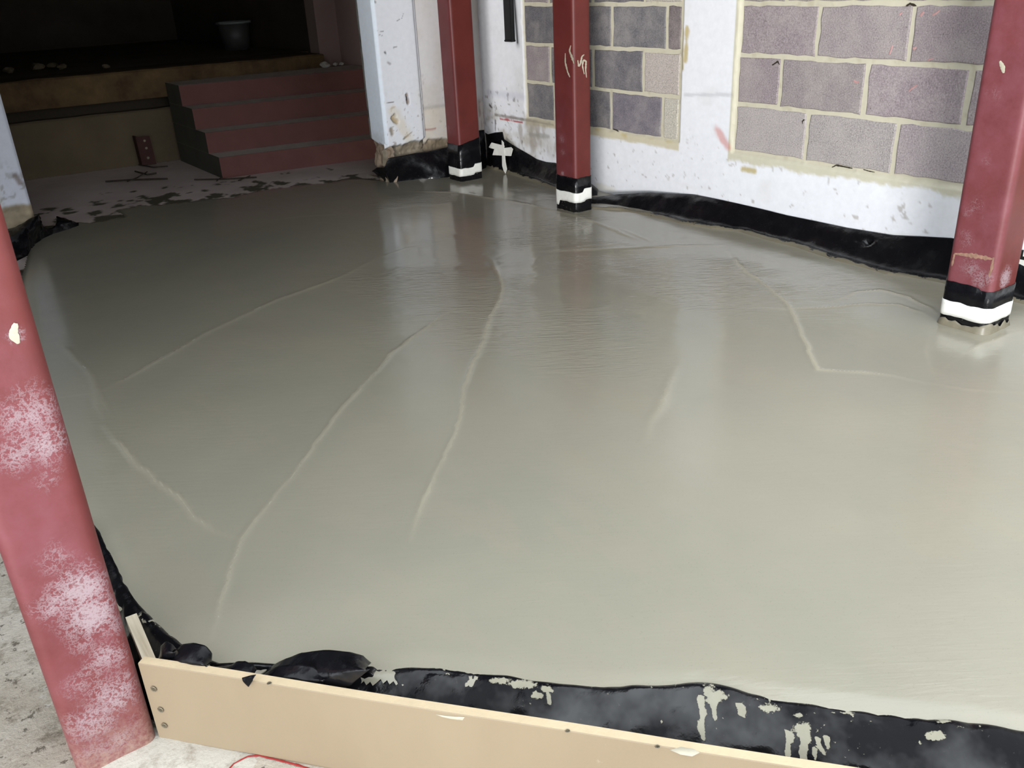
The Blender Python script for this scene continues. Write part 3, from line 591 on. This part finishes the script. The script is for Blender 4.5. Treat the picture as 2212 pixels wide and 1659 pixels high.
# along the right wall
tp = [Vector((3.484, 4.10, .012)), Vector((3.484, 4.0, .0))]
tpx = [(1262,426),(1290,425),(1330,420),(1400,416),(1500,420),(1560,432),(1640,450),(1700,465),(1760,477),(1830,492),(1880,500),(1930,508),(2000,511),(2055,514)]
bpx = [(1262,449),(1290,452),(1345,456),(1400,466),(1470,484),(1540,495),(1600,502),(1660,520),(1720,535),(1800,562),(1860,578),(1920,595),(1980,603),(2035,612)]
top = [at(*p, 0, XW-.004-.10*max(0, 1-(p[0]-1290)/200)) for p in tpx]; top = [at(*q, 2, .026) if p.z < .026 else p for p, q in zip(top, tpx)]; top += [Vector((XW-.004, 1.7, .16)), Vector((XW-.004, 1.5, .10)), Vector((XW-.004, 1.2, .13)), Vector((XW-.004, .7, .12))]
bot = [at(*p) for p in bpx]; bot += [Vector((3.37, 1.7, 0)), Vector((3.36, 1.5, 0)), Vector((3.35, 1.2, 0)), Vector((3.35, .7, 0))]
def wcem(q, t): return (float(sm(.58, .78, t+.2*(vn(q.y*40, q.x*30, 3)-.5)))*.75, .25 if t > .5 else .06)
def wallsheet(top, bot, nu, seed, label, cr_=()):
    mid1 = [a.lerp(b, .3)+Vector((.010, 0, .006)) for a, b in zip(top, bot)]; mid2 = [a.lerp(b, .72)+Vector((.012, 0, -.012)) for a, b in zip(top, bot)]
    bt = [b+Vector((-.02, 0, -.008)) for b in bot]; bb = [b+Vector((.0, 0, .016)) for b in bot]
    o = sheet('plastic_membrane', [top, mid1, mid2, bb, bt], nu, 26, .006, 7, seed, wcem, lock=(1, 1), creases=cr_, m=M['plastic_wall'])
    return tag(o, label, 'membrane')
cA = at(1870, 525, 0, 3.44)
wallsheet(top, bot, 230, 1, 'black plastic membrane along the foot of the right wall, creased near the right-hand post', [(cA, .04, .05, Vector((0, .8, -.6)).normalized()), (cA+Vector((0, -.09, -.01)), .035, -.04, Vector((0, .9, .4)).normalized()), (cA+Vector((0, .05, .03)), .03, .035, Vector((0, .4, .9)).normalized())])
# from the back corner to the middle post
t2 = [Vector((XW-.004, 5.225, .225))]+[at(*p, 0, XW-.004) for p in [(1054,290),(1070,286),(1086,285),(1088,300),(1112,316),(1135,329),(1160,344),(1180,350),(1200,352)]]+[Vector((XW-.004, 4.2, .08)), Vector((XW-.004, 4.04, .015))]
b2 = [Vector((3.43, 5.17, 0)), Vector((3.42, 5.13, 0)), Vector((3.42, 5.05, 0))]+[at(*p) for p in [(1085,373),(1105,378),(1130,386),(1150,392),(1175,400),(1195,408)]]+[Vector((3.31, 4.15, 0)), Vector((3.29, 3.95, 0)), Vector((3.29, 3.85, 0))]
wallsheet(t2, b2, 110, 5, 'black plastic membrane from the back corner to the middle post')
# round the pilaster foot and behind the farthest post
t3 = [Vector((2.675, 5.40, .06)), Vector((2.668, 5.30, .10)), Vector((2.665, 5.19, .115))]+[at(*p, 1, 5.17) for p in [(838,342),(860,338),(896,331),(925,327),(966,318)]]+[Vector((3.2, 5.21, .235)), Vector((3.38, 5.215, .25)), Vector((3.475, 5.22, .245))]
b3 = [at(816, 386), at(828, 391), at(843, 397), at(868, 393), at(905, 389), at(935, 388), at(965, 385), Vector((3.12, 5.08, 0)), Vector((3.25, 5.09, 0)), Vector((3.36, 5.11, 0)), Vector((3.43, 5.14, 0))]
m3 = [a.lerp(b, .5)+Vector((-.005, -.006, .015)) for a, b in zip(t3, b3)]
tag(sheet('plastic_membrane', [t3, m3, [b+Vector((0, 0, .006)) for b in b3], [b+Vector((0, -.02, -.01)) for b in b3]], 110, 18, .007, 9, 11, lambda q, t: (0, .12), lock=(1, 1)), 'black plastic membrane tucked round the foot of the white pilaster', 'membrane')
# at the left stub
t4 = [Vector((.1, 5.385, .09)), Vector((.35, 5.385, .10)), Vector((.5, 5.38, .105)), Vector((.6, 5.38, .13)), Vector((.66, 5.40, .15)), Vector((.67, 5.5, .05)), Vector((.72, 5.55, .03)), Vector((.76, 5.62, .075)), Vector((.84, 5.60, .05)), Vector((.87, 5.62, .01))]
b4 = [Vector((.1, 5.0, .0)), Vector((.35, 5.08, 0)), Vector((.46, 5.12, 0)), Vector((.53, 5.2, 0)), Vector((.60, 5.34, 0)), Vector((.66, 5.44, 0)), Vector((.70, 5.48, 0)), Vector((.74, 5.50, 0)), Vector((.80, 5.52, 0)), Vector((.86, 5.58, 0))]
m4 = [a.lerp(b, .5)+Vector((0, -.02, .02)) for a, b in zip(t4, b4)]
tag(sheet('plastic_membrane', [t4, m4, [b+Vector((0, 0, .006)) for b in b4], [b+Vector((0, -.02, -.012)) for b in b4]], 90, 22, .014, 11, 23, lambda q, t: (0, .03), lock=(0, 1)), 'crumpled black plastic at the foot of the left wall stub', 'membrane')
# front edge, between the screed and the board
BD = Vector((.645, -.764, 0)).normalized(); BN = Vector((-BD.y, BD.x, 0))
B0 = Vector((.141, 1.515, 0)); BTH = .021; BLEN = 1.65
if BN.x < 0: BN = -BN
def onboard(p, off): s = (p-B0).dot(BD); return B0+BD*s+BN*off
ed = front_edge[2:]
def fcem(q, t):
    u, v = proj(q); c = 0; s = .08
    def blob(x, y, r, sx=1): return max(0, 1-math.hypot((u-x)/sx, v-y)/r)
    n = float(fbm(u/16, v/10, 3)); n2 = float(fbm(u/7, v/7, 9))
    for x, y, r, sx in ((1130,1478,16,3.2), (1160,1500,14,1.6), (1545,1505,26,1.6), (1530,1492,18,1.2), (1600,1530,18,1), (1660,1530,16,2.2), (1732,1575,24,1.2), (1180,1490,12,2), (1080,1470,10,4), (2020,1590,16,2.2), (1990,1605,10,1), (1430,1560,10,.9), (1725,1545,10,2)):
        b = blob(x, y, r, sx); 
        if b > 0: c = max(c, .15+.75*b)
    for x, y0, y1, w_ in ((1516,1500,1600,5), (1703,1575,1650,5), (1737,1580,1655,7), (1765,1590,1640,4.5), (1785,1590,1630,4), (1600,1520,1550,6), (1540,1510,1560,4), (1188,1490,1520,3)):
        if y0 < v < y1: c = max(c, 1.15*float(sm(2.2, .3, abs(u-x-3*math.sin(v/9))/(w_*(1.25-.5*(v-y0)/(y1-y0))))))
    for x, y, r in ((1800,1580,75), (1560,1560,60), (1150,1500,60), (1840,1630,60), (1650,1520,50)): s = max(s, 1.4*blob(x, y, r, 1.2))
    if t < .30: c = max(c, float(sm(.50, .80, n+.35*(.30-t)))*.55)
    c = max(c, float(sm(.985, 1.0, 1-t/.18*1.0+.0)) if t < .02 else 0)
    return c, s
rows = [[p+(p-onboard(p, 0)).normalized()*.022+Vector((0, 0, -.008)) for p in ed], [p+Vector((0, 0, .008)) for p in ed]]
for fr, z in ((.22, -.004), (.5, -.035), (.8, -.085), (1, -.125)): rows.append([Vector((*(p.lerp(onboard(p, BTH+.004), fr)).xy, z)) for p in ed])
mem = sheet('plastic_membrane', rows, 420, 60, .010, 7.5, 31, fcem, lock=(1, 1))
tag(mem, 'black plastic membrane splashed with cement between the wet floor and the pale board', 'membrane')
# a lifted corner flap with cement on its left face, near x=1520
def bp(u, v, off): return atp(u, v, B0+BN*off, BN)
def flap(name, top, bot, offt, offb, belly, nu=36, nv=14, seed=0, amp=.003, label=None, cem=None):
    T = [bp(*p, offt) for p in top]; B = [bp(*p, offb) for p in bot]
    Mx = [a.lerp(b, .5)+(-BN*belly+Vector((0, 0, belly*.6))) for a, b in zip(resample(T, 12), resample(B, 12))]
    o = sheet(name, [T, Mx, B], nu, nv, amp, 16, seed, cem, mem); 
    if label: o['label'] = label
    return o
flap('plastic_flap', [(541,1466),(600,1430),(650,1410),(700,1404),(752,1407),(785,1415),(802,1432)], [(541,1474),(590,1490),(640,1498),(690,1506),(720,1500),(760,1478),(798,1446)], .085, .03, .02, 44, 18, 41, label='large leaf-shaped flap curling over the wet floor')
flap('plastic_flap', [(556,1462),(600,1440),(640,1434),(672,1437),(694,1450),(703,1462)], [(560,1474),(600,1486),(640,1492),(665,1498),(690,1490),(704,1470)], .045, .026, .012, 30, 10, 45)
flap('plastic_roll', [(366,1440),(372,1408),(395,1392),(420,1389),(445,1395),(458,1410),(460,1432)], [(362,1446),(380,1452),(400,1456),(420,1460),(440,1462),(455,1458),(463,1440)], .05, .026, .02, 30, 14, 43, label='rounded roll of plastic just above the board')
flap('plastic_fold', [(344,1420),(346,1395),(360,1383),(374,1392),(382,1402)], [(352,1436),(358,1440),(364,1442),(370,1443),(380,1410)], .05, .03, .012, 20, 10, 47)
flap('plastic_fold', [(468,1440),(500,1436),(512,1430),(530,1428),(548,1436),(556,1446)], [(470,1452),(498,1454),(510,1458),(530,1463),(545,1466),(556,1462)], .045, .026, .010, 24, 8, 49)
flap('plastic_tip', [(523,1464),(540,1459),(553,1457)], [(529,1476),(537,1484),(546,1470)], -.003, -.006, .002, 12, 6, 51, .0006, label='small pointed tip of plastic hanging over the top edge of the board')
flap('plastic_fold', [(770,1448),(790,1440),(805,1440),(814,1446),(806,1456)], [(776,1462),(788,1466),(797,1462),(806,1462),(808,1458)], .10, .08, .006, 16, 8, 53)
# left side: membrane between the near post and the screed
sl = [Vector((.18, 2.6, 0)), at(240, 1220), at(262, 1268), at(290, 1312), at(322, 1350), at(350, 1375), at(385, 1402)]
rows = [[p+Vector((.02, .0, -.008)) for p in sl], [p+Vector((0, 0, .007)) for p in sl], [p+Vector((-.025, -.01, -.015)) for p in sl], [p+Vector((-.045, -.02, -.08)) for p in sl], [p+Vector((-.05, -.03, -.14)) for p in sl]]
tag(sheet('plastic_membrane', rows, 120, 20, .006, 9, 61, lambda q, t: (0, .25 if t < .4 else .05), lock=(1, 1)), 'black plastic edge strip behind the nearest red post', 'membrane')
# tape cross on the corner membrane
tc = tag(empty('tape_cross', at(1085, 330, 0, 3.45)), 'cross of white tape stuck on the black plastic in the back corner', 'tape')
XT = 3.40
def tapeq(px, m, d=0):
    vs = [at(*p, 0, XT-d) for p in px]; n = len(vs); me = mesh('tape_strip', vs, [tuple(range(n))], m); solid(me, .003); adopt(me, tc)
tapeq([(1062,308),(1090,315),(1087,327),(1060,320),(1056,318)], M['tape_white'])
tapeq([(1068,322),(1104,318),(1108,322),(1104,337),(1064,335)], M['tape_white'], .004)
tapeq([(1084,303),(1088,308),(1092,350),(1095,366),(1092,375),(1088,368),(1085,358)], M['tape_white'], .010)
# ------------------------------------------------------------------ board, batten, spill
bt_ = tag(empty('timber_board', B0+Vector((0, 0, -.143))), 'long pale MDF formwork board on edge, screwed to the foot of the nearest post', 'board')
def bpt(s, n, z): return B0+BD*s+BN*n+Vector((0, 0, z))
vs = []; fs = []; NB = 60
for i in range(NB+1):
    s = BLEN*i/NB; e = 0.0025*mn.noise(Vector((s*3, 1, 0)))
    vs += [bpt(s, 0, -.142+.003*mn.noise(Vector((s*7, 0, 4)))), bpt(s, 0, .050+e), bpt(s, .0015, .0515+e), bpt(s, BTH-.0015, .0515+e), bpt(s, BTH, .050+e), bpt(s, BTH, -.142)]
for i in range(NB):
    a = i*6
    for k in range(6): fs.append((a+k, a+6+k, a+6+(k+1) % 6, a+(k+1) % 6))
fs += [tuple(range(6)), tuple(range(NB*6+5, NB*6-1, -1))]
bd = adopt(mesh('panel', vs, fs, M['mdf']), bt_); bd.data.materials.append(M['mdf_edge'])
for p in bd.data.polygons:
    if abs(p.normal.z) > .9 and p.center.z > 0 or p.index == len(bd.data.polygons)-2: p.material_index = 1
def screw(P, n, r=.0045, down=0):
    bm = bmesh.new(); R_ = n.to_track_quat('Z', 'Y').to_matrix().to_4x4(); T = Matrix.Translation(P)
    vsr = []
    for (rr, z) in ((1.5, .0002), (1.3, .0010), (.85, .0006), (.75, -.0012), (.25, -.0010), (.2, -.0022), (0.001, -.0022)):
        vsr.append([bm.verts.new((T @ R_ @ Vector((r*rr*math.cos(a*math.pi/7), r*rr*math.sin(a*math.pi/7), z+.0022)))) for a in range(14)])
    for a, b in zip(vsr[:-1], vsr[1:]):
        for i in range(14): bm.faces.new((a[i], a[(i+1) % 14], b[(i+1) % 14], b[i]))
    me = bpy.data.meshes.new('screw'); bm.to_mesh(me); bm.free(); adopt(link('screw', me, M['screw']), bt_)
    bm = bmesh.new()
for px in ((333,1487), (348,1532), (356,1566)): screw(bp(*px, -.0003), -BN)
for px in ((582,1478), (1226,1581), (1420,1615)): screw(at(px[0], px[1], 2, .0512), Vector((0, 0, 1)), .003)
def blobmesh(name, pts, m, parent, th=.002):
    c = sum(pts, Vector())/len(pts); n_ = (pts[1]-pts[0]).cross(pts[-1]-pts[0]).normalized()
    if n_.dot(O-c) < 0: n_ = -n_
    n = len(pts); vs = [p for p in pts]+[c.lerp(p, .6)+n_*th for p in pts]+[c+n_*th*1.1]
    fs = [(i, (i+1) % n, n+(i+1) % n, n+i) for i in range(n)]+[(n+i, n+(i+1) % n, 2*n) for i in range(n)]
    o = mesh(name, vs, fs, m, smooth=True); return adopt(o, parent) if parent else o
blobmesh('cement_smear', [bp(*p, -.0005) for p in [(940,1543),(962,1546),(985,1548),(1004,1549),(999,1556),(975,1553),(955,1549)]], M['cement'], bt_)
blobmesh('cement_smear', [at(*p, 2, .0512) for p in [(1447,1620),(1470,1613),(1500,1618),(1512,1626),(1495,1634),(1470,1630)]], M['cement'], bt_)
ba = tag(empty('timber_batten', at(300, 1380, 2, -.02)), 'short pale timber batten leaning between the nearest post and the plastic', 'batten')
a0 = at(283, 1329, 2, .016); a1 = at(333, 1450, 2, .016); d = (a1-a0).normalized(); s_ = Vector((-d.y, d.x, 0))*.0115
vs = []
for P in (a0, a1):
    for sgn, dz in ((-1, 0), (1, 0), (1, -.12), (-1, -.12)): vs.append(P+s_*sgn+Vector((0, 0, dz)))
adopt(mesh('plank', vs, [(0,1,2,3), (7,6,5,4), (0,4,5,1), (1,5,6,2), (2,6,7,3), (3,7,4,0)], M['timber']), ba)
# bright plaster spill on the slab round the post foot, and a thread of red paint
sp = [(175,1600),(200,1640),(215,1690),(520,1690),(560,1650),(545,1622),(500,1612),(440,1600),(400,1585),(345,1570),(280,1585)]
o = blobmesh('plaster_spill', [p+Vector((random.uniform(-.003, .003), random.uniform(-.003, .003), 0)) for p in resample([at(*q, 2, -.1432) for q in sp+[sp[0]]], 60)[:-1]], M['spill'], None, .003)
tag(o, 'rough patch of whitish plaster on the slab at the nearest post and board', 'spill')
redp = simple('red_paint_spill', lin(140, 40, 38), .6, .2, 40, .3)
tag(stroke('paint_streak', [(470,1690),(505,1650),(535,1634),(560,1632),(640,1652),(760,1690)], .0035, redp, None, (2, -.1415), .002), 'thin streak of red paint on the slab below the board', 'paint')
# ------------------------------------------------------------------ passage: bracket, bars, bucket, debris, pipe
br = tag(empty('steel_bracket', (1.71, 7.28, 0)), 'rusty red steel bracket with three holes on the low wall in the dark opening', 'bracket')
BY = 7.22; q = [at(*p, 1, BY) for p in [(293,296),(323,294),(338,354),(308,357)]]
vs = q+[p+Vector((0, .012, 0)) for p in q]
adopt(mesh('plate', vs, [(0,3,2,1), (4,5,6,7), (0,1,5,4), (1,2,6,5), (2,3,7,6), (3,0,4,7)], M['rust']), br)
vs = [q[0]+Vector((-.002, 0, 0)), q[0]+Vector((-.002, .09, 0)), q[3]+Vector((-.002, .09, 0)), q[3]+Vector((-.002, 0, 0))]; vs += [v+Vector((.01, 0, 0)) for v in vs]
adopt(mesh('flange', vs, [(0,1,2,3), (7,6,5,4), (0,4,5,1), (1,5,6,2), (2,6,7,3), (3,7,4,0)], M['rust']), br)
for px in ((312,304), (316,320), (320,341)):
    P = at(*px, 1, BY-.003); bm = bmesh.new(); bmesh.ops.create_cone(bm, cap_ends=True, segments=12, radius1=.011, radius2=.009, depth=.006, matrix=Matrix.Translation(P) @ Matrix.Rotation(math.pi/2, 4, 'X'))
    me = bpy.data.meshes.new('bolt'); bm.to_mesh(me); bm.free(); adopt(link('bolt', me, M['screw']), br)
def bar(px, label, r=.006, z=.012):
    P = [at(*p, 2, z) for p in px]; bm = bmesh.new(); prev = None
    for i, p in enumerate(P):
        d = (P[min(i+1, len(P)-1)]-P[max(i-1, 0)]).normalized(); s1 = d.cross(Vector((0, 0, 1))).normalized(); s2 = s1.cross(d)
        rg_ = [bm.verts.new(p+s1*r*math.cos(k*math.pi/4)+s2*r*math.sin(k*math.pi/4)) for k in range(8)]
        if prev:
            for k in range(8): bm.faces.new((prev[k], prev[(k+1) % 8], rg_[(k+1) % 8], rg_[k]))
        else: bm.faces.new(rg_)
        prev = rg_
    bm.faces.new(prev[::-1]); me = bpy.data.meshes.new('reinforcing_bar'); bm.to_mesh(me); bm.free()
    tag(link('reinforcing_bar', me, M['bar']), label, 'bar', 'steel bars lying before the steps')
bar([(228,392),(290,388),(362,386)], 'thin dark steel bar on the passage floor left of the steps, the nearest one')
bar([(292,370),(318,377),(338,374)], 'short steel bar on the passage floor just below the rusty bracket')
bar([(300,356),(330,361),(362,359)], 'thin steel bar lying against the foot of the rusty bracket', .005)
bar([(420,388),(480,387),(554,383)], 'thin dark steel bar along the foot of the lowest step', .005)
bar([(275,392),(296,384),(318,371)], 'bent steel bar crossing the others below the bracket', .004, .02)
bar([(468,391),(474,386),(480,382)], 'tiny steel stub crossing the bar at the left corner of the steps', .004, .02)
bar([(515,390),(528,385),(540,380)], 'tiny steel stub crossing the right end of the bar at the steps', .004, .02)
bk_ = tag(empty('bucket', (3.05, 8.65, .683)), 'dark plastic bucket with a pale rim on the raised floor in the shadow', 'bucket')
def lathe(name, prof, c, m, parent, n=28):
    vs = [(c[0]+r*math.cos(2*math.pi*k/n), c[1]+r*math.sin(2*math.pi*k/n), c[2]+z) for r, z in prof for k in range(n)]
    fs = [(j*n+k, j*n+(k+1) % n, (j+1)*n+(k+1) % n, (j+1)*n+k) for j in range(len(prof)-1) for k in range(n)]
    return adopt(mesh(name, vs, fs, m, smooth=True), parent)
c_ = (3.05, 8.65, .684)
lathe('tub', [(.001, .0), (.115, 0), (.145, .23), (.138, .23), (.11, .01), (.001, .01)], c_, M['bucket'], bk_)
lathe('rim', [(.145, .225), (.158, .225), (.158, .245), (.138, .245), (.138, .225)], c_, M['bucket_rim'], bk_)
def rock(P, r, m, label, seed, name='rubble', grp=None):
    bm = bmesh.new(); bmesh.ops.create_icosphere(bm, subdivisions=2, radius=r)
    for v in bm.verts: v.co *= 1+.5*mn.noise(v.co/r*1.1+Vector((seed, 0, 0))); v.co.z *= .6
    zz = min(v.co.z for v in bm.verts)
    for v in bm.verts: v.co += Vector((P[0], P[1], P[2]-zz-.001))
    me = bpy.data.meshes.new(name); bm.to_mesh(me); bm.free(); tag(link(name, me, m), label, 'rubble', grp)
for i, (px, r, lab) in enumerate((((703,146),.04,'pale lump of rubble at the top of the steps, the larger one'), ((714,141),.022,'small pale lump of rubble at the top of the steps, in the middle'), ((729,140),.02,'small pale lump of rubble nearest the white pilaster, at the top of the steps'))):
    P = at(*px, 2, .59); P.y = min(P.y, 7.1); rock((P.x, P.y, .5905), r, M['debris'], lab, i)
for i, (px, r) in enumerate((((82,152),.05), ((115,148),.04), ((135,150),.035), ((20,158),.04), ((230,148),.03))):
    P = at(*px, 2, .685); rock((P.x, max(P.y, 7.62), .684), r, M['low_wall'], 'dim lump of rubble on the raised floor in the shadow', i+9, grp='dim rubble along the edge of the raised floor')
pb = tag(empty('black_pipe', (3.47, 4.86, .826)), 'black square pipe ending above the floor on the back corner wall', 'pipe')
adopt(box('duct', (XW-.035, 4.822, .828), (XW-.003, 4.895, CE), M['pipe'], None, .004), pb)
o = box('end_lip', (XW-.038, 4.819, .824), (XW-.002, 4.898, .836), M['pipe'], None, .003); adopt(o, pb)
# taped membrane piece beyond the right-hand post
mt = tag(empty('taped_membrane', (3.45, 1.45, .0)), 'black plastic strip with white tape bands behind the right-hand post', 'membrane')
for z0, z1, m_, x in ((.128, .165, 'tape_black', XW-.006), (.088, .128, 'tape_white', XW-.008)):
    adopt(box('tape_band', (x-.002, 1.1, z0), (x, 1.60, z1), M[m_]), mt)
adopt(box('tape_tab', (XW-.010, 1.1, .142), (XW-.0085, 1.544, .165), M['tape_white']), mt)
